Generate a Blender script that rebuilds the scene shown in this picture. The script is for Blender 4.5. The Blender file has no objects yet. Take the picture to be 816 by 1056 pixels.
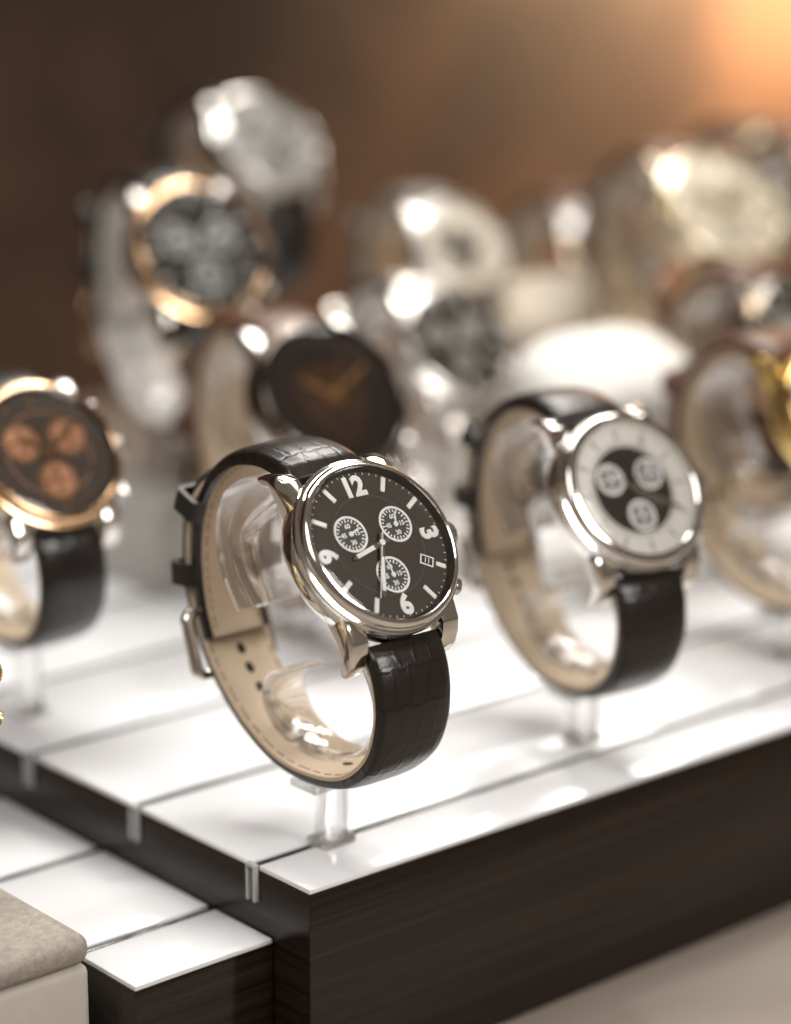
import bpy, bmesh, math, random
from mathutils import Matrix, Vector
random.seed(4)
MM=0.001
scene=bpy.context.scene
COL=scene.collection
R=math.radians

# ------------------------------------------------------------ materials
def new_mat(name):
    m=bpy.data.materials.new(name); m.use_nodes=True
    nt=m.node_tree
    return m,nt,nt.nodes['Principled BSDF']
def N(nt,t,**k):
    n=nt.nodes.new(t)
    for a,b in k.items(): setattr(n,a,b)
    return n
def simple(name,col,rough=0.4,metal=0.0,coat=0.0,spec=0.5,bump=None,rvar=0.0,cvar=0.0,cscale=300,trans=0.0):
    m,nt,p=new_mat(name)
    p.inputs['Base Color'].default_value=(*col,1)
    p.inputs['Roughness'].default_value=rough
    p.inputs['Metallic'].default_value=metal
    p.inputs['Coat Weight'].default_value=coat
    p.inputs['Coat Roughness'].default_value=0.08
    p.inputs['Specular IOR Level'].default_value=spec
    p.inputs['Transmission Weight'].default_value=trans
    tc=N(nt,'ShaderNodeTexCoord')
    if rvar>0:
        no=N(nt,'ShaderNodeTexNoise'); no.inputs['Scale'].default_value=260; no.inputs['Detail'].default_value=4
        nt.links.new(tc.outputs['Object'],no.inputs['Vector'])
        mr=N(nt,'ShaderNodeMapRange'); mr.inputs[3].default_value=max(0,rough-rvar); mr.inputs[4].default_value=rough+rvar
        nt.links.new(no.outputs['Fac'],mr.inputs[0]); nt.links.new(mr.outputs[0],p.inputs['Roughness'])
    if cvar>0:
        no=N(nt,'ShaderNodeTexNoise'); no.inputs['Scale'].default_value=cscale; no.inputs['Detail'].default_value=8; no.inputs['Roughness'].default_value=.7
        nt.links.new(tc.outputs['Object'],no.inputs['Vector'])
        cr=N(nt,'ShaderNodeValToRGB'); cr.color_ramp.elements[0].position=.3; cr.color_ramp.elements[1].position=.7
        cr.color_ramp.elements[0].color=(*[c*(1-cvar) for c in col],1); cr.color_ramp.elements[1].color=(*[min(1,c*(1+cvar)) for c in col],1)
        nt.links.new(no.outputs['Fac'],cr.inputs[0]); nt.links.new(cr.outputs[0],p.inputs['Base Color'])
    if bump:
        no=N(nt,'ShaderNodeTexNoise'); no.inputs['Scale'].default_value=bump[0]; no.inputs['Detail'].default_value=6
        nt.links.new(tc.outputs['Object'],no.inputs['Vector'])
        bp=N(nt,'ShaderNodeBump'); bp.inputs['Strength'].default_value=bump[1]; bp.inputs['Distance'].default_value=bump[2]
        nt.links.new(no.outputs['Fac'],bp.inputs['Height']); nt.links.new(bp.outputs['Normal'],p.inputs['Normal'])
    return m

def leather(name,col,col2,rough=0.38,su=8.0,sv=4.8,bs=.2):
    m,nt,p=new_mat(name)
    tc=N(nt,'ShaderNodeTexCoord')
    no=N(nt,'ShaderNodeTexNoise'); no.inputs['Scale'].default_value=0.22; no.inputs['Detail'].default_value=3
    nt.links.new(tc.outputs['UV'],no.inputs['Vector'])
    mx=N(nt,'ShaderNodeVectorMath',operation='MULTIPLY_ADD'); mx.inputs[1].default_value=(3.6,3.6,0)
    nt.links.new(no.outputs['Color'],mx.inputs[0]); nt.links.new(tc.outputs['UV'],mx.inputs[2])
    br=N(nt,'ShaderNodeTexBrick'); br.inputs['Scale'].default_value=1.0
    br.inputs['Mortar Size'].default_value=0.8; br.inputs['Mortar Smooth'].default_value=1.0
    br.inputs['Brick Width'].default_value=sv; br.inputs['Row Height'].default_value=su
    br.inputs['Color1'].default_value=(1,1,1,1); br.inputs['Color2'].default_value=(.8,.8,.8,1); br.inputs['Mortar'].default_value=(0,0,0,1)
    nt.links.new(mx.outputs[0],br.inputs['Vector'])
    fn=N(nt,'ShaderNodeTexVoronoi'); fn.inputs['Scale'].default_value=1.6
    nt.links.new(tc.outputs['UV'],fn.inputs['Vector'])
    ma=N(nt,'ShaderNodeMath',operation='MULTIPLY_ADD'); ma.inputs[1].default_value=0.24
    nt.links.new(fn.outputs['Distance'],ma.inputs[0]); nt.links.new(br.outputs['Color'],ma.inputs[2])
    bp=N(nt,'ShaderNodeBump'); bp.inputs['Strength'].default_value=bs; bp.inputs['Distance'].default_value=0.0004
    nt.links.new(ma.outputs[0],bp.inputs['Height']); nt.links.new(bp.outputs['Normal'],p.inputs['Normal'])
    mc=N(nt,'ShaderNodeMixRGB'); mc.inputs['Color1'].default_value=(*col2,1); mc.inputs['Color2'].default_value=(*col,1)
    nt.links.new(br.outputs['Color'],mc.inputs['Fac']); nt.links.new(mc.outputs[0],p.inputs['Base Color'])
    p.inputs['Roughness'].default_value=rough
    return m

def clear(name,tint=(1,1,1),rough=0.02,mix=0.45):
    m,nt,p=new_mat(name)
    p.inputs['Base Color'].default_value=(*tint,1); p.inputs['Roughness'].default_value=rough
    p.inputs['Transmission Weight'].default_value=1.0; p.inputs['IOR'].default_value=1.49
    tr=N(nt,'ShaderNodeBsdfTransparent'); tr.inputs['Color'].default_value=(.97,.97,.97,1)
    ms=N(nt,'ShaderNodeMixShader'); ms.inputs[0].default_value=mix
    out=nt.nodes['Material Output']
    nt.links.new(p.outputs[0],ms.inputs[1]); nt.links.new(tr.outputs[0],ms.inputs[2]); nt.links.new(ms.outputs[0],out.inputs['Surface'])
    return m
def crystal_mat():
    m,nt,p=new_mat('watch_crystal_glass')
    tr=N(nt,'ShaderNodeBsdfTransparent'); gl=N(nt,'ShaderNodeBsdfGlossy'); gl.inputs['Roughness'].default_value=0.02
    fr=N(nt,'ShaderNodeFresnel'); fr.inputs['IOR'].default_value=1.36
    ms=N(nt,'ShaderNodeMixShader'); out=nt.nodes['Material Output']
    nt.links.new(fr.outputs[0],ms.inputs[0]); nt.links.new(tr.outputs[0],ms.inputs[1]); nt.links.new(gl.outputs[0],ms.inputs[2]); nt.links.new(ms.outputs[0],out.inputs['Surface'])
    return m
def wood(name,c1,c2,sc=(7,7,420),rough=0.16,coat=0.6,spec=.3):
    m,nt,p=new_mat(name)
    tc=N(nt,'ShaderNodeTexCoord'); mp=N(nt,'ShaderNodeMapping'); mp.inputs['Scale'].default_value=sc
    nt.links.new(tc.outputs['Object'],mp.inputs[0])
    no=N(nt,'ShaderNodeTexNoise'); no.inputs['Scale'].default_value=1; no.inputs['Detail'].default_value=8; no.inputs['Roughness'].default_value=.72
    nt.links.new(mp.outputs[0],no.inputs['Vector'])
    cr=N(nt,'ShaderNodeValToRGB'); cr.color_ramp.elements[0].position=.40; cr.color_ramp.elements[0].color=(*c1,1)
    cr.color_ramp.elements[1].position=.72; cr.color_ramp.elements[1].color=(*c2,1)
    nt.links.new(no.outputs['Fac'],cr.inputs[0]); nt.links.new(cr.outputs[0],p.inputs['Base Color'])
    p.inputs['Specular IOR Level'].default_value=spec
    p.inputs['Roughness'].default_value=rough+.1; p.inputs['Coat Weight'].default_value=coat; p.inputs['Coat Roughness'].default_value=rough
    return m

STEEL=simple('polished_steel',(.87,.84,.79),.09,1.0,rvar=.03)
BSTEEL=simple('satin_steel',(.72,.69,.65),.20,1.0,rvar=.03)
STEELB=simple('brushed_steel',(.62,.60,.58),.24,1.0,bump=(900,.15,.00005))
ROSE=simple('rose_gold',(.66,.43,.25),.17,1.0,rvar=.03)
GOLD=simple('yellow_gold',(.86,.62,.24),.14,1.0,rvar=.03)
GUN=simple('gunmetal',(.12,.10,.085),.18,1.0,rvar=.03)
DSTEEL=simple('dark_steel',(.28,.26,.24),.2,1.0,rvar=.03)
PALEG=simple('pale_gold',(.88,.78,.60),.18,1.0,rvar=.03)
BLACKD=simple('black_dial',(.062,.048,.037),.42,0.15,coat=.2,rvar=.05)
SUBD=simple('dark_grey_subdial',(.105,.10,.092),.35,0.2)
BROWND=simple('brown_dial',(.028,.019,.013),.30,0.1,coat=.3)
CREAMD=simple('cream_dial',(.74,.71,.64),.42,0.0)
SATIND=simple('satin_silver_dial',(.74,.71,.65),.32,0.2,rvar=.05)
SILVD=simple('pale_silver_dial',(.40,.385,.355),.42,0.2)
COPPERD=simple('copper_dial',(.78,.38,.23),.30,0.45,cvar=.4,cscale=110)
AMBERP=simple('amber_paint',(.30,.15,.045),.4)
AMBERC=simple('golden_brown_dial',(.07,.036,.015),.35,.2)
GREYD=simple('grey_subdial',(.15,.142,.13),.35,0.2)
DGREYD=simple('charcoal_dial',(.06,.052,.045),.35,0.2)
LUME=simple('white_lume_paint',(.95,.95,.92),.45)
INK=simple('dark_ink',(.03,.028,.025),.5)
BLK=leather('dark_crocodile_leather',(.017,.012,.0095),(.011,.008,.0065),.31)
BRN=leather('brown_leather',(.10,.042,.02),(.05,.02,.010),.4)
GRY=leather('grey_leather',(.16,.14,.12),(.06,.05,.045),.45)
def bracelet_mat(name,col):
    m=leather(name,col,tuple(c*.35 for c in col),.2,4.0,40.0,.8); m.node_tree.nodes['Principled BSDF'].inputs['Metallic'].default_value=1.0; return m
STLB=bracelet_mat('steel_bracelet_metal',(.66,.62,.57))
TAN=simple('tan_lining_leather',(.64,.50,.355),.62,bump=(1500,.35,.0003),cvar=.10,cscale=90)
CRM=simple('cream_lining_leather',(.55,.43,.30),.62,bump=(1500,.35,.0003),cvar=.08,cscale=90)
WLIN=simple('white_lining_leather',(.55,.52,.48),.6,bump=(1500,.35,.0003),cvar=.05,cscale=90)
THREAD=simple('brown_thread',(.22,.14,.08),.8); THREADB=simple('black_thread',(.02,.016,.013),.7)
HOLE=simple('punched_hole',(.03,.02,.015),.9)
ACR=clear('clear_acrylic',(1,1,1),.01,.42)
ACRE=clear('clear_acrylic_strip',(.62,.62,.60),.04,.12)
CLIPM=simple('whitened_clip_acrylic',(.80,.81,.80),.25,0,coat=.4,trans=.55)  # whitish base colour stands in for bright edges on clear acrylic
XTL=crystal_mat()
PANEL=simple('white_gloss_panel',(.82,.82,.83),.14,0,coat=.4,rvar=.04)
WOOD=wood('dark_wood_laminate',(.0055,.0034,.0024),(.034,.020,.0125),(6,6,520),rough=.10,coat=.3)
def wall_mat():
    m,nt,p=new_mat('brown_wall_paint')
    tc=N(nt,'ShaderNodeTexCoord'); no=N(nt,'ShaderNodeTexNoise'); no.inputs['Scale'].default_value=7; no.inputs['Detail'].default_value=3
    nt.links.new(tc.outputs['Object'],no.inputs['Vector'])
    cr=N(nt,'ShaderNodeValToRGB'); cr.color_ramp.elements[0].position=.40; cr.color_ramp.elements[0].color=(.030,.014,.008,1)
    cr.color_ramp.elements[1].position=.64; cr.color_ramp.elements[1].color=(.105,.052,.028,1)
    nt.links.new(no.outputs['Fac'],cr.inputs[0]); nt.links.new(cr.outputs[0],p.inputs['Base Color']); p.inputs['Roughness'].default_value=.6
    return m
WALLM=wall_mat()
FLOORM=simple('beige_counter_top',(.27,.225,.185),.5,bump=(60,.1,.0005))
FABRIC=simple('cream_suede',(.36,.32,.27),.95,bump=(1400,.9,.0006),cvar=.26,cscale=500)
PUWHITE=simple('cream_leatherette',(.54,.50,.43),.5,bump=(900,.25,.0003),cvar=.05)
PILLOW=simple('white_cushion_fabric',(.60,.58,.54),.7,bump=(1200,.3,.0003))
PILLOWB=simple('beige_cushion_fabric',(.42,.36,.29),.7,bump=(1200,.3,.0003))
RISER=simple('white_riser_acrylic',(.50,.475,.44),.25,0,coat=.3,rvar=.05)
RISERB=wood('brown_riser_wood',(.03,.015,.008),(.06,.03,.016),(18,18,500),.25,.2)

# ------------------------------------------------------------ mesh builder (mm)
class B:
    def __init__(s): s.v=[];s.f=[];s.m=[];s.uv={}
    def add(s,vs,fs,mi=0,M=None,uvs=None):
        o=len(s.v)
        for v in vs:
            v=Vector(v); s.v.append(M@v if M else v)
        for k,f in enumerate(fs):
            if uvs: s.uv[len(s.f)]=uvs[k]
            s.f.append([o+i for i in f]); s.m.append(mi)
    def lathe(s,prof,n=72,mi=0,M=None):
        vs=[];fs=[];rings=[]
        for r,z in prof:
            if r<1e-6: rings.append([len(vs)]); vs.append((0,0,z))
            else:
                rings.append(list(range(len(vs),len(vs)+n)))
                for i in range(n):
                    a=2*math.pi*i/n; vs.append((r*math.cos(a),r*math.sin(a),z))
        for A,C in zip(rings,rings[1:]):
            for i in range(n):
                j=(i+1)%n
                if len(A)==1 and len(C)==1: continue
                if len(A)==1: fs.append((A[0],C[i],C[j]))
                elif len(C)==1: fs.append((A[i],C[0],A[j]))
                else: fs.append((A[i],C[i],C[j],A[j]))
        s.add(vs,[f[::-1] for f in fs],mi,M)
    def box(s,c,size,mi=0,M=None,bev=0,seg=2):
        bm=bmesh.new(); bmesh.ops.create_cube(bm,size=1)
        bmesh.ops.scale(bm,vec=size,verts=bm.verts); bmesh.ops.translate(bm,vec=c,verts=bm.verts)
        if bev: bmesh.ops.bevel(bm,geom=list(bm.edges),offset=bev,segments=seg,profile=.5,affect='EDGES')
        s._bm(bm,mi,M)
    def _bm(s,bm,mi,M):
        bm.verts.index_update()
        s.add([v.co.copy() for v in bm.verts],[[v.index for v in f.verts] for f in bm.faces],mi,M); bm.free()
    def prism(s,poly,axis_lo,axis_hi,mi=0,M=None,bev=0,plane='YZ'):
        bm=bmesh.new()
        def P(a,b,c): return (c,a,b) if plane=='YZ' else (a,b,c)
        lo=[bm.verts.new(P(a,b,axis_lo)) for a,b in poly]; hi=[bm.verts.new(P(a,b,axis_hi)) for a,b in poly]
        bm.faces.new(lo[::-1]); bm.faces.new(hi); n=len(poly)
        for i in range(n): bm.faces.new((lo[i],lo[(i+1)%n],hi[(i+1)%n],hi[i]))
        bmesh.ops.recalc_face_normals(bm,faces=bm.faces)
        if bev: bmesh.ops.bevel(bm,geom=list(bm.edges),offset=bev,segments=2,profile=.5,affect='EDGES')
        s._bm(bm,mi,M)
    def disc(s,c,r,z,n=32,mi=0,M=None,r0=0):
        vs=[];fs=[]
        if r0==0:
            vs=[(c[0]+r*math.cos(2*math.pi*i/n),c[1]+r*math.sin(2*math.pi*i/n),z) for i in range(n)]; fs=[list(range(n))]
        else:
            for i in range(n):
                a=2*math.pi*i/n
                vs+= [(c[0]+r*math.cos(a),c[1]+r*math.sin(a),z),(c[0]+r0*math.cos(a),c[1]+r0*math.sin(a),z)]
            for i in range(n):
                j=(i+1)%n; fs.append((2*i,2*j,2*j+1,2*i+1))
        s.add(vs,fs,mi,M)
    def tube(s,path,r,mi=0,M=None,n=8,closed=True):
        vs=[];fs=[];L=len(path); pts=[Vector(p) for p in path]
        for i,p in enumerate(pts):
            a=pts[(i-1)%L] if closed or i>0 else p; c=pts[(i+1)%L] if closed or i<L-1 else p
            t=(c-a).normalized(); u=t.cross(Vector((.31,.17,.93)))
            u.normalize(); w=t.cross(u)
            for k in range(n):
                g=2*math.pi*k/n; vs.append(p+u*r*math.cos(g)+w*r*math.sin(g))
        for i in range(L if closed else L-1):
            j=(i+1)%L
            for k in range(n):
                q=(k+1)%n; fs.append((i*n+k,i*n+q,j*n+q,j*n+k))
        if not closed: fs.append(list(range(n))[::-1]); fs.append([(L-1)*n+k for k in range(n)])
        s.add(vs,fs,mi,M)
    def make(s,name,mats,parent=None,M=None,smooth=38):
        me=bpy.data.meshes.new(name)
        vs=[(M@v if M else v)*MM for v in s.v]
        me.from_pydata(vs,[],s.f)
        for m in (mats if isinstance(mats,(list,tuple)) else [mats]): me.materials.append(m)
        me.polygons.foreach_set('material_index',s.m)
        if s.uv:
            ul=me.uv_layers.new(name='UVMap')
            for p in me.polygons:
                u=s.uv.get(p.index)
                if u:
                    for k,li in enumerate(p.loop_indices): ul.data[li].uv=u[k]
        me.polygons.foreach_set('use_smooth',[True]*len(me.polygons))
        me.set_sharp_from_angle(angle=R(smooth)); me.update()
        ob=bpy.data.objects.new(name,me); COL.objects.link(ob)
        if parent: ob.parent=parent
        return ob

_tc={}
def text_geo(t,size,bold=0.0):
    k=(t,size,bold)
    if k in _tc: return _tc[k]
    cu=bpy.data.curves.new('t','FONT'); cu.body=t; cu.size=size; cu.align_x='CENTER'; cu.align_y='CENTER'; cu.offset=bold; cu.resolution_u=3; cu.extrude=.12
    ob=bpy.data.objects.new('t',cu); COL.objects.link(ob)
    dg=bpy.context.evaluated_depsgraph_get(); dg.update()
    me=bpy.data.meshes.new_from_object(ob.evaluated_get(dg))
    vs=[v.co.copy() for v in me.vertices]; fs=[list(p.vertices) for p in me.polygons]
    xs=[v.x for v in vs]; ys=[v.y for v in vs]; cx=(min(xs)+max(xs))/2; cy=(min(ys)+max(ys))/2
    vs=[Vector((v.x-cx,v.y-cy,v.z)) for v in vs]
    bpy.data.objects.remove(ob); bpy.data.curves.remove(cu); bpy.data.meshes.remove(me)
    _tc[k]=(vs,fs); return _tc[k]

# ------------------------------------------------------------ swept straps
def catmull(pts,per=9):
    P=[Vector(p) for p in pts]; out=[]
    P=[P[0]*2-P[1]]+P+[P[-1]*2-P[-2]]
    for i in range(1,len(P)-2):
        for k in range(per):
            t=k/per; a,b,c,d=P[i-1],P[i],P[i+1],P[i+2]
            out.append(.5*((2*b)+(c-a)*t+(2*a-5*b+4*c-d)*t*t+(3*b-3*c+d-a)*t**3))
    out.append(P[-2]); return out
def frames(pts,sign):
    path=catmull(pts); L=len(path); res=[]; s=0
    for i,p in enumerate(path):
        t=(path[min(i+1,L-1)]-path[max(i-1,0)]).normalized()
        n=Vector((-t.y,t.x))*sign
        if i: s+=(p-path[i-1]).length
        res.append((p,t,n,s))
    return res
def sweep(fr,section,b,mi=0,M=None):
    tot=fr[-1][3]; vs=[];fs=[];uv=[]; n=None; secs=[]
    for p,t,nn,s in fr:
        sec=section(s/tot,s,tot); n=len(sec); secs.append((sec,s))
        for x,o in sec: vs.append((x,p.x+nn.x*o,p.y+nn.y*o))
    for i in range(len(fr)-1):
        for k in range(n):
            q=(k+1)%n
            fs.append((i*n+k,i*n+q,(i+1)*n+q,(i+1)*n+k))
            s0,s1=secs[i][1],secs[i+1][1]
            xa,xb=secs[i][0][k][0]+10,secs[i][0][q][0]+10
            uv.append([(xa,s0),(xb,s0),(xb,s1),(xa,s1)])
    fs.append(list(range(n))[::-1]); uv.append([(0,0)]*n)
    fs.append([(len(fr)-1)*n+k for k in range(n)]); uv.append([(0,0)]*n)
    b.add(vs,fs,mi,M,uv)

PA=[(0.4,85.0),(7,87.2),(15,87.8),(24.5,85.3),(32.5,79),(37.5,69.5),(39,58),(37.8,48),(35,40.5)]
PB=[(-23.6,53.2),(-27.2,45.5),(-27.8,36.5),(-24.2,27),(-15.5,20),(-3.5,17.4),(9,18.2),(21,23.6),(31,32),(37.8,41.3),(41.8,51),(42.8,61),(41.2,72),(37,81)]
PC=[(21.5,51),(27,58.5),(29.8,68),(27,77),(19,82.2),(9.5,82.8),(2.5,79.3),(-3,72.4),(-8.4,64.0),(-13.6,57),(-19.2,49.5),(-23.2,40.5),(-21.8,31.5),(-15.0,24.8),(-4.5,21.0),(6.5,21.6),(14.2,25.4),(17.4,31.3),(14.3,36.8),(8.5,38.6)]
FA=frames(PA,1); FB=frames(PB,-1); FC=frames(PC,1)
def halfw(u,a=10.3,c=9.0): return a+(c-a)*min(1,u*1.15)

def sec_outer(tk0,tk1,tip=False):
    def f(u,s,tot):
        w=halfw(u); t=tk0+(tk1-tk0)*min(1,u*2.2)
        if tip and tot-s<11: w*=math.sqrt(max(.03,1-((11-(tot-s))/11)**2*.97))
        e=min(1.2,w*.3); g=min(3,w*.6)
        if s<3: t*=.55+.15*s
        lo=-.1 if tip else -.9
        return [(-w,lo),(-w,.5*t),(-w+.35,.72*t),(-w+e,.84*t),(-w+g,t),(-w*.4,t*1.08),(0,t*1.1),(w*.4,t*1.08),(w-g,t),(w-e,.84*t),(w-.35,.72*t),(w,.5*t),(w,lo)]
    return f
def sec_lin(tip=False):
    def f(u,s,tot):
        w=halfw(u)-(.15 if tip else 1.7); lo=-.1 if tip else -.8
        if tip and tot-s<11: w*=math.sqrt(max(.03,1-((11-(tot-s))/11)**2*.97))
        return [(-w,lo),(w,lo),(w,-1.0),(w-.4,-1.3),(-w+.4,-1.3),(-w,-1.0)]
    return f

HEAD=Matrix(((1,0,0,0),(0,.6,-.8,-13.6),(0,.8,.6,70.7),(0,0,0,1)))
def Tm(x,y,z=0): return Matrix.Translation((x,y,z))
def Rz(a): return Matrix.Rotation(a,4,'Z')

def at(fr,u):
    tot=fr[-1][3]
    for q in fr:
        if q[3]>=u*tot: return q
    return fr[-1]
def frameM(q,o=0):
    p,t,n,s=q
    return Matrix(((1,0,0,0),(0,t.x,n.x,p.x+n.x*o),(0,t.y,n.y,p.y+n.y*o),(0,0,0,1)))

def make_watch(base,yaw=0,lean=0,s=1.0,label='',metal=STEEL,bezel=None,dial=BLACKD,center=None,sub=None,subink=LUME,mark=LUME,
               strap=BLK,lining=TAN,numerals=False,hand=LUME,time=(8,34),subs=True,subr=4.2,stand_label=None,subpos=7.2,lift=2.4,cr=11.6,hs=1.03,br=17.8,lug=None):
    bezel=bezel or metal
    w=bpy.data.objects.new('watch',None); COL.objects.link(w); w.empty_display_size=.01
    w.location=Vector(base)*MM; w.rotation_euler=(0,0,R(yaw)); w.scale=(s,s,s)
    w['label']=label; w['category']='watch'; w['group']='watches on display stands'
    L=Tm(0,0,50+lift)@Matrix.Rotation(R(lean),4,'X')@Tm(0,0,-50)
    H=L@HEAD@Tm(0,0,1.8)@Matrix.Diagonal((hs,hs,1,1))
    # case
    b=B(); b.lathe([(0,-7.6),(15.6,-7.6),(16.6,-7.0),(17.8,-6.2),(18.4,-5.6),(19.3,-5.3),(19.7,-4.7),(19.85,-3.6),(19.85,-.6),(19.6,-.2),(19.4,.3),(18.0,.5),(0,.5)],96)
    case=b.make('case',[metal],w,H)
    for sx in (-1,1):
        for sy in (-1,1):
            b=B(); poly=[(11,.6),(15.5,.6),(19.2,-.3),(21.3,-2.1),(23.2,-4.8),(24.0,-7.9),(23.1,-8.9),(21.8,-8.0),(20.4,-5.8),(16.5,-5.6),(11,-5.8)]
            if sy<0: poly=[(-a,z) for a,z in poly][::-1]
            lo,hi=(10.45,15.0)
            if sx<0: lo,hi=-15.0,-10.45
            b.prism(poly,lo,hi,0,None,.38); b.make('lug',[metal],case,H)
    MX=Matrix.Rotation(R(90),4,'Y')
    b=B(); Mc=Tm(19.2,0,-2.2)@MX
    b.lathe([(0,0),(1.6,0),(1.6,1.2),(3.0,1.3),(3.2,1.7),(3.2,4.0),(2.9,4.5),(0,4.8)],24,0,Mc)
    for i in range(24):
        a=2*math.pi*i/24; b.box((3.2*math.cos(a),3.2*math.sin(a),2.8),(.35,.35,2.2),0,Mc)
    b.make('crown',[metal],case,H)
    for ang in (32,-32):
        b=B(); Mp=Rz(R(ang))@Tm(18.8,0,-2.2)@MX
        b.lathe([(0,0),(1.2,0),(1.2,1.8),(1.9,1.9),(2.0,2.2),(2.0,4.2),(1.6,4.6),(0,4.7)],24,0,Mp); b.make('pusher',[metal],case,H)
    # bezel
    b=B(); b.lathe([(18.2,.3),(19.9,.4),(20.35,.7),(20.5,1.3),(20.5,2.0),(20.35,2.4),(19.7,2.6),(19.6,2.8),(19.6,3.3),(19.45,4.0),(19.15,4.6),(18.7,5.0),(br+.35,5.15),(br+.1,4.9),(br,3.15)],120)
    b.make('bezel',[bezel],w,H)
    # dial
    mats=[dial,center or dial,mark,sub or dial,subink,INK]
    b=B(); b.lathe([(0,2.4),(17.8,2.4),(17.8,3.0),(17.1,3.0),(0,3.0)],96,0)
    if br>17.5: b.lathe([(17.8,4.7),(17.15,3.1)],96,0)
    if center:
        b.lathe([(cr,3.0),(cr,3.08),(0,3.09)],72,1)
        b.lathe([(cr+.9,3.0),(cr+.88,3.04),(cr+.7,3.04),(cr+.68,3.0)],96,3)
    else: b.lathe([(11.75,3.0),(11.7,3.06),(11.45,3.06),(11.4,3.0)],96,3)
    for i in range(60):
        a=R(6*i); b.box((16.7 if br>17.5 else 16.0,0,3.05),(.5,.14,.08),2,Rz(a))
    d=b.make('dial',mats,w,H)
    b=B()
    for h in range(12):
        if numerals and h in (0,3,6,9): continue
        a=R(90-30*h)
        if h==4 and not center: b.box((15.4,0,3.12),(2.4,1.0,.3),0,Rz(a)); continue
        b.box((14.9 if not center else 14.1,0,3.16),(3.6 if not center else 3.0,1.15 if not center else .7,.36),0,Rz(a),.12,1)
    if numerals:
        for t,h in (('12',0),('3',3),('6',6),('9',9)):
            vs,fs=text_geo(t,6.2,.30); a=R(90-30*h); rr=14.1 if h else 13.9
            b.add(vs,fs,0,Tm(rr*math.cos(a),rr*math.sin(a),3.15)@Rz(R({3:-90,9:90}.get(h,0))))
    b.make('hour_marker',[mark],d,H)
    if subs:
        for h in (2,6,10):
            a=R(90-30*h); c=(subpos*math.cos(a),subpos*math.sin(a)); k=subr/4.2
            b=B(); M0=Tm(c[0],c[1],0)@Matrix.Diagonal((k,k,1,1))
            b.lathe([(4.25,3.0),(4.25,3.2),(3.95,3.22),(3.9,3.1),(0,3.1)],40,3,M0)
            b.disc((0,0),4.24,3.235,40,4,M0,3.66)
            for i in range(24):
                b.box((3.2,0,3.13),(.9 if i%2==0 else .5,.32,.04),4,M0@Rz(R(15*i)))
            for i in range(4):
                vs,fs=text_geo(('60','15','30','45')[i],1.5,.05); aa=R(90-90*i)
                b.add(vs,fs,4,M0@Tm(1.9*math.cos(aa),1.9*math.sin(aa),3.06))
            hM=M0@Rz(R({2:70,6:90,10:20}[h]))
            b.box((1.1,0,3.4),(3.6,.42,.12),4,hM); b.lathe([(0,3.5),(.6,3.5),(.6,3.2)],16,4,M0)
            b.make('subdial',mats,d,H)
    # date window
    if not center:
        b=B(); a=R(-30); Md=Rz(a)
        b.box((11.9,0,3.08),(3.4,2.4,.12),0,Md); b.box((11.9,0,3.1),(2.7,1.7,.14),1,Md)
        vs,fs=text_geo('11',1.7,.03); b.add(vs,fs,0,Md@Tm(11.9,0,3.1))
        b.make('date_window',[mark,INK],d,H)
    # hands
    hh,mn=time; am=R(90-6*mn); ah=R(90-30*(hh+mn/60))
    def handmesh(L0,wd,z,ang,name):
        b=B(); b.prism([(-2.5,-wd*.35),(-2.5,wd*.35),(L0*.25,wd*.5),(L0*.85,wd*.42),(L0,0),(L0*.85,-wd*.42),(L0*.25,-wd*.5)],z,z+.25,0,Rz(ang),0,'XY')
        if hand is LUME: b.box((L0*.55,0,z+.26),(L0*.6,wd*.7,.06),1,Rz(ang))
        b.lathe([(0,z+.5),(.9,z+.5),(.95,z)],20,0); b.make(name,[STEEL if hand is LUME else hand,LUME],w,H)
    handmesh(9,1.4,3.55,ah,'hour_hand'); handmesh(13.4,1.2,3.85,am,'minute_hand')
    b=B(); b.box((5,0,4.3),(17,.22,.1),0,Rz(R(90-6*34.8 if numerals else 60))); b.lathe([(0,4.45),(.7,4.45),(.7,4.2)],16,0); b.make('second_hand',[LUME if hand is LUME else hand],w,H)
    b=B(); b.lathe([(br+.15,4.9),(17.3 if br>17.5 else br-.3,5.2),(14,5.35),(8,5.5),(0,5.55)],72); b.make('crystal',[XTL],w,H)
    # strap
    b=B(); sweep(FA,sec_outer(3.9,2.1),b); sweep(FB,sec_outer(3.4,1.7,True),b)
    st=b.make('strap',[strap],w,L,50)
    b=B(); sweep(FA,sec_lin(),b,0); sweep(FB,sec_lin(True),b,0)
    for i in range(9):
        q=at(FB,.33+.042*i); M0=frameM(q); b.lathe([(0,-1.36),(.95,-1.36),(.95,-1.28)],16,1,M0@Matrix.Diagonal((1.2,1.6,1,1)))
    b.make('strap_lining',[lining,HOLE],st,L,50)
    b=B()
    for fr,u0,u1 in ((FA,.04,.97),(FB,.04,.9)):
        tot=fr[-1][3]; n=int(tot/2.0)
        for i in range(n):
            u=(i+.5)/n
            if u<u0 or u>u1: continue
            q=at(fr,u); hw=halfw(u)-1.3
            for sx in (-1,1):
                b.box((sx*(hw-(1.4 if fr is FA else 0)),0,-1.32),(.34,1.25,.2),0,frameM(q))
                b.box((sx*(hw),0,(1.62 if fr is FB else 1.75)),(.34,1.25,.2),1,frameM(q))
    b.make('stitching',[THREAD,THREADB],st,L)
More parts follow.
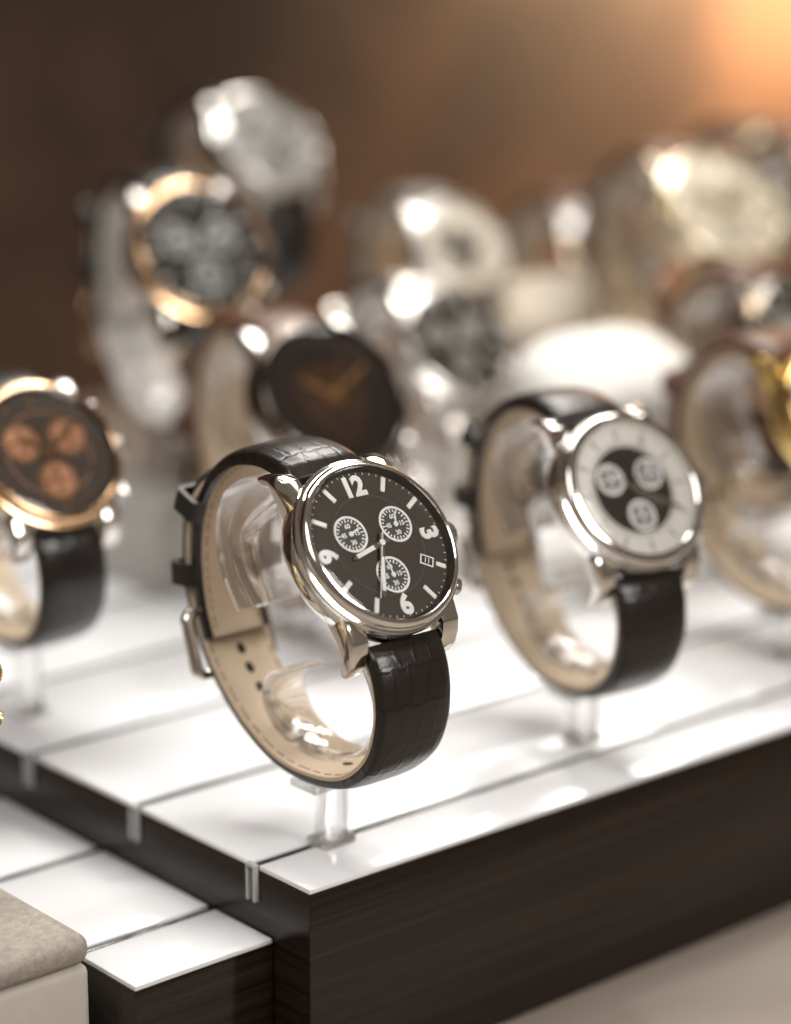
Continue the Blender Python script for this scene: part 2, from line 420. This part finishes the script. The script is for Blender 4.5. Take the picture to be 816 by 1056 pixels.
    # keepers: fixed between strap leather and lining, standing proud outside
    for u,ww in ((.57,10.8),(.79,10.6)):
        q=at(FA,u); b=B(); M0=frameM(q)
        lo,hi=-1.0,7.0
        def rr(hw,lo,hi,r,n=5):
            pts=[]
            for cx,cz,a0 in ((hw-r,hi-r,0),(-hw+r,hi-r,90),(-hw+r,lo+r,180),(hw-r,lo+r,270)):
                for k in range(n+1):
                    a=R(a0+90*k/n); pts.append((cx+r*math.cos(a),cz+r*math.sin(a)))
            return pts
        O=rr(ww+1.0,lo,hi,1.6); I=rr(ww-.3,lo+.5,hi-1.2,1.0); n=len(O)
        vs=[];fs=[]
        for y in (-2.7,2.7):
            vs+=[(x,y,z) for x,z in O]+[(x,y,z) for x,z in I]
        for k in range(n):
            j=(k+1)%n
            fs+=[(k,j,2*n+j,2*n+k)[::-1],(n+k,2*n+n+k,2*n+n+j,n+j)[::-1],(k,n+k,n+j,j)[::-1],(2*n+k,2*n+j,3*n+j,3*n+k)[::-1]]
        uv=[[(0,0)]*4]*len(fs)
        b.add(vs,fs,0,M0,uv); b.make('keeper',[KEEP if strap is BLK else strap],st,L)
    # buckle
    q=at(FA,1.0); b=B(); M0=frameM(q)@Matrix.Rotation(R(4),4,'X')
    path=[]
    for cx,cy,a0 in ((9.0,6.5,0),(-9.0,6.5,90),(-9.0,-4.5,180),(9.0,-4.5,270)):
        for k in range(6):
            a=R(a0+90*k/5); path.append((cx+2.2*math.cos(a),cy+2.2*math.sin(a),3.2))
    b.tube(path,1.6,0,M0,10); b.tube([(0,-4.5,1.6),(0,0,4.0),(0,4,4.6),(0,7.6,4.4)],.8,0,M0,8,False)
    b.make('buckle',[bezel],st,L)
    e=bpy.data.objects.new('display_stand',None); COL.objects.link(e); e.empty_display_size=.01
    e.location=w.location; e.rotation_euler=w.rotation_euler; e.scale=w.scale
    e['label']=stand_label or 'clear acrylic C-shaped watch stand inside the strap'; e['category']='watch stand'; e['group']='clear acrylic watch stands'
    def secC(u,s_,t_):
        a=9.8-1.4*min(1,u/.3) if u<.5 else (8.4-2.2*min(1,(u-.5)/.15)); k=.8 if u<.3 else .52
        return [(-a+.4,-k),(-a,-k+.3),(-a,k-.3),(-a+.4,k),(a-.4,k),(a,k-.3),(a,-k+.3),(a-.4,-k)]
    b=B(); sweep(FC,secC,b); b.make('holder_clip',[ACR],e,L,50)
    top=15.2+lift
    b=B(); b.box((0,0,(1+top-1)/2),(7.0,5.0,top-2),0,None,.6); b.box((0,0,top-1.6),(17,9.5,1.9),0,None,.5); b.make('post',[ACR],e)
    b=B(); b.box((0,0,1.1),(9.5,7.2,2.0),0,None,.5); b.make('foot',[ACR],e)
    return w
KEEP=simple('black_keeper_leather',(.013,.010,.008),.5,bump=(1500,.3,.0002))

def box_thing(name,label,cat,lo,hi,mat,bev=1.0,group=None):
    e=B(); c=[(a+b_)/2 for a,b_ in zip(lo,hi)]; sz=[b_-a for a,b_ in zip(lo,hi)]
    e.box(c,sz,0,None,bev,3); o=e.make(name,[mat]); o['label']=label; o['category']=cat
    if group: o['group']=group
    return o

# ------------------------------------------------------------ platforms
def platform(name,label,x0,x1,y0,y1,ztop,zbot,seams):
    e=bpy.data.objects.new(name,None); COL.objects.link(e); e['label']=label; e['category']='display platform'
    b=B(); b.box(((x0+x1)/2,(y0+y1)/2,(ztop-1.2+zbot)/2),(x1-x0,y1-y0,ztop-1.2-zbot),0,None,.35); b.make('plinth',[WOOD],e)
    ys=[y0]+seams+[y1]
    for i in range(len(ys)-1):
        a=ys[i]+(0.15 if i==0 else 1.5); c=ys[i+1]-(0.15 if i==len(ys)-2 else 1.5)
        b=B(); b.box(((x0+x1)/2,(a+c)/2,ztop-.6),(x1-x0-.3,c-a,1.2-.02),0,None,.2); b.make('white_panel',[PANEL],e)
    for y in seams:
        b=B(); b.box(((x0+x1)/2-.9,y,ztop-.65),(x1-x0+1.6,1.5,.9),0,None,.12)
        b.box((x0-.75,y-1.25,ztop-4.4),(1.3,.8,8.8),1,None,.2); b.box((x0-.75,y+1.25,ztop-4.4),(1.3,.8,8.8),1,None,.2); b.box((x0-.75,y,ztop-.1),(1.5,3.4,.9),1,None,.2)
        b.make('divider_strip',[ACRE,CLIPM],e)
    return e
platform('display_platform','dark wood display platform with white glossy top panels',0,700,0,299.5,0,-52,[20+46.5*i for i in range(6)])
platform('display_step','narrow lower dark wood step with white glossy panels',-38.6,-.4,13,292,-16,-52,[36+46*i for i in range(5)])

# cushion box
e=bpy.data.objects.new('display_box',None); COL.objects.link(e); e['label']='cream leatherette display box with suede pad on top beside the step'; e['category']='display box'
b=B(); b.box((-94,67,-32),(100,90,39.9),0,None,2,3); b.make('box_body',[PUWHITE],e)
b=B(); b.box((-94,67,-8.4),(101,91,7.2),0,None,3.2,5); b.make('suede_pad',[FABRIC],e)

# floor and wall
b=B(); b.add([(-1500,-1500,-52.2),(2500,-1500,-52.2),(2500,1500,-52.2),(-1500,1500,-52.2)],[(0,1,2,3)]); o=b.make('floor',[FLOORM]); o['kind']='structure'
b=B(); b.add([(-600,620,-52.2),(2500,620,-52.2),(2500,620,900),(-600,620,900)],[(0,1,2,3)]); o=b.make('wall',[WALLM]); o['kind']='structure'

# ------------------------------------------------------------ watches
make_watch((21,18,0),0,0,1.0,'steel chronograph with black dial, white numerals and dark crocodile strap',numerals=True,sub=SUBD)
make_watch((113,28,0),-8,4,.975,'steel chronograph with silver ring dial on dark leather strap',dial=SATIND,center=BROWND,sub=GREYD,subink=LUME,mark=SILVD,lining=CRM,hand=STEEL,time=(4,20),lift=0.6,hs=1.05,cr=11.0,subr=3.9,br=16.7,subpos=6.6)
make_watch((16,138,0),-4,0,.91,'rose gold chronograph with copper subdials on black strap',metal=BSTEEL,bezel=ROSE,dial=BLACKD,sub=COPPERD,subink=ROSE,mark=ROSE,hand=ROSE,time=(10,9),subr=5.6,subpos=7.6,lift=8.4,hs=1.10)
make_watch((114,146,0),-6,0,1.08,'gunmetal chronograph with amber hands and tan lined brown strap',metal=BSTEEL,bezel=GUN,dial=BROWND,center=AMBERC,cr=9,sub=BROWND,subink=BRN,mark=BROWND,hand=AMBERP,strap=BRN,lining=TAN,time=(10,10),lift=-5,hs=1.10)
make_watch((127,222,28),-10,4,1.02,'rose gold bezel chronograph with dark dial and pale subdials',metal=DSTEEL,bezel=ROSE,dial=DGREYD,sub=DGREYD,subink=LUME,mark=CREAMD,strap=BLK,lining=WLIN,subr=4.8,subpos=7.4,time=(10,10),br=17.9,hs=1.08)
make_watch((220,308,47),0,-4,.95,'steel chronograph with silver dial on black strap',metal=STEEL,dial=SILVD,sub=DGREYD,subink=INK,mark=STEEL,strap=BLK,lining=GRY,time=(10,10),hs=1.10)
make_watch((256,247,18),-8,1,.92,'steel watch with white dial and dark centre on grey strap',metal=BSTEEL,dial=CREAMD,center=DGREYD,cr=8,sub=GREYD,subink=GREYD,mark=STEEL,strap=GRY,lining=CRM,time=(10,10),hs=1.0)
make_watch((197,184,0),-8,0,.98,'steel chronograph with dark dial and steel bracelet',metal=BSTEEL,dial=BROWND,sub=GREYD,subink=CREAMD,strap=STLB,lining=STEELB,time=(10,10),lift=0,hs=.98)
make_watch((302,170,24),-8,-2,1.06,'pale gold watch with champagne dial on brown strap',metal=PALEG,dial=CREAMD,sub=CREAMD,subink=GREYD,mark=GOLD,strap=BRN,lining=CRM,hand=GOLD,time=(10,10),hs=1.08)
make_watch((206,39,0),-3,0,1.0,'yellow gold watch with cream lined brown strap',metal=GOLD,dial=CREAMD,sub=CREAMD,mark=GOLD,strap=BRN,lining=CRM,hand=GOLD,time=(10,10),lift=0)
make_watch((-69.0,60.5,-4.9),0,0,.86,'yellow gold watch with brown strap on suede pad',metal=GOLD,dial=CREAMD,sub=CREAMD,mark=GOLD,strap=BRN,lining=BRN,hand=GOLD,lift=-7)
make_watch((372,172,28),-4,-1,1.0,'pale gold watch with champagne dial and brown strap',metal=PALEG,dial=CREAMD,sub=CREAMD,strap=BRN,lining=CRM,time=(10,10))
make_watch((275,110,0),-6,0,1.0,'dark steel watch with brown dial and brown strap',metal=DSTEEL,dial=BROWND,sub=GREYD,strap=BRN,lining=TAN,time=(10,10))
make_watch((345,262,0),-6,0,1.0,'steel watch with dark dial on brown strap',metal=BSTEEL,dial=DGREYD,sub=GREYD,strap=BRN,lining=TAN,time=(10,10))
make_watch((430,250,22),-6,0,1.0,'pale gold watch with silver dial on brown strap',metal=PALEG,dial=SILVD,sub=GREYD,strap=BRN,lining=CRM,time=(10,10))
# risers
G='risers under the watches'
for i,(x,y,z,m,l) in enumerate(((127,222,28,RISER,'white acrylic riser block'),(220,308,47,RISERB,'brown wood riser block'),(256,247,18,RISER,'white acrylic riser block'),(302,170,24,RISERB,'brown wood riser block'),(372,172,28,RISERB,'brown wood riser block'),(430,250,22,RISERB,'brown wood riser block'))):
    box_thing('riser',l+' under a watch','riser',(x-24,y-22 if y<270 else y-8,.1 if y<270 else -52),(x+24,y+24,z-.05),m,1.0,group=G)

# padded cushions on posts
def se(c,p): return math.copysign(abs(c)**p,c)
def cushion(x,y,h,mat,label,k=1.0):
    e=bpy.data.objects.new('watch_cushion',None); COL.objects.link(e); e.location=(x*MM,y*MM,0); e['label']=label; e['category']='cushion'; e['group']='padded watch cushions'
    b=B(); vs=[];fs=[]; nu,nv=40,20
    for j in range(nv+1):
        ph=-math.pi/2+math.pi*j/nv
        for i in range(nu):
            th=2*math.pi*i/nu
            vs.append((32*k*se(math.cos(ph),.7)*se(math.cos(th),.7),22*k*se(math.cos(ph),.7)*se(math.sin(th),.7),14*k*se(math.sin(ph),.8)))
    for j in range(nv):
        for i in range(nu):
            q=(i+1)%nu; fs.append((j*nu+i,j*nu+q,(j+1)*nu+q,(j+1)*nu+i))
    b.add(vs,fs,0,Tm(0,0,h)@Matrix.Rotation(R(25),4,'X')); b.make('pad',[mat],e)
    b=B(); b.lathe([(0,.1),(18,.1),(18,2),(6,4),(5,10),(5,h-11),(9,h-8),(0,h-8)],32); b.make('post',[RISER],e)
cushion(219,125,61,PILLOW,'white padded watch cushion on a short round post')
cushion(292,228,58,PILLOWB,'beige padded watch cushion on a short round post',.85)
cushion(165,243,52,PILLOWB,'beige padded watch cushion on a short round post',.8)

# ------------------------------------------------------------ camera
cam=bpy.data.cameras.new('Camera'); co=bpy.data.objects.new('Camera',cam); COL.objects.link(co)
r=Vector((.7570,-.6534,0)); p=R(15.4)
h=Vector((.6534,.7570,0)); fwd=h*math.cos(p)-Vector((0,0,1))*math.sin(p); up=r.cross(fwd)
M=Matrix((( r.x,up.x,-fwd.x,-.3293),(r.y,up.y,-fwd.y,-.4107),(r.z,up.z,-fwd.z,.2322),(0,0,0,1)))
co.matrix_world=M
cam.sensor_fit='VERTICAL'; cam.sensor_height=36; cam.lens=90; cam.clip_start=.01; cam.clip_end=20
cam.dof.use_dof=True; cam.dof.focus_distance=.566; cam.dof.aperture_fstop=4.4; cam.dof.aperture_blades=0
scene.camera=co

# ------------------------------------------------------------ light
def area(name,loc,target,sx,sy,power,col,spread=180):
    l=bpy.data.lights.new(name,'AREA'); l.shape='RECTANGLE'; l.size=sx; l.size_y=sy; l.energy=power; l.color=col; l.spread=R(spread)
    o=bpy.data.objects.new(name,l); COL.objects.link(o); o.location=loc
    o.rotation_euler=(Vector(target)-Vector(loc)).to_track_quat('-Z','Y').to_euler(); return o
area('showcase_strip_light',(.25,.22,.75),(.13,.05,0),.85,.14,3.4,(1,.985,.96),130)
area('front_softbox',(-.55,-.15,.7),(.05,.05,.05),.35,.5,1.3,(1,.98,.97),110)
area('dial_fill',(.10,-.62,.50),(.07,.02,.07),.25,.25,.62,(1,.97,.93),70)  # added front light that brightens the dials and numerals
area('rear_softbox',(.55,.50,.66),(.12,.08,.03),.24,.24,1.0,(1,.95,.88),110)
def spot(name,loc,target,power,col,ang=60,blend=.6,rad=.012):
    l=bpy.data.lights.new(name,'SPOT'); l.energy=power; l.color=col; l.spot_size=R(ang); l.spot_blend=blend; l.shadow_soft_size=rad
    o=bpy.data.objects.new(name,l); COL.objects.link(o); o.location=loc
    o.rotation_euler=(Vector(target)-Vector(loc)).to_track_quat('-Z','Y').to_euler(); return o
spot('accent_spot',(.36,.14,.64),(.1,.06,.03),3,(1,.95,.88),60,.8,.010)
spot('accent_spot',(.12,.12,.68),(.2,.17,.03),1.1,(1,.95,.88),65,.6,.006)
spot('accent_spot',(.40,-.06,.52),(.335,.165,.09),4.2,(1,.78,.50),34,1.0,.008)  # added warm light on the rear pale gold watches, standing in for lens haze
spot('wall_spot',(.97,.45,.32),(.94,.62,.23),84,(1,.74,.46),128,1.0,.03)
w=bpy.data.worlds.new('World'); scene.world=w; w.use_nodes=True
bg=w.node_tree.nodes['Background']; bg.inputs[0].default_value=(.32,.26,.215,1); bg.inputs[1].default_value=.44
scene.view_settings.view_transform='Standard'; scene.view_settings.look='None'; scene.view_settings.exposure=0
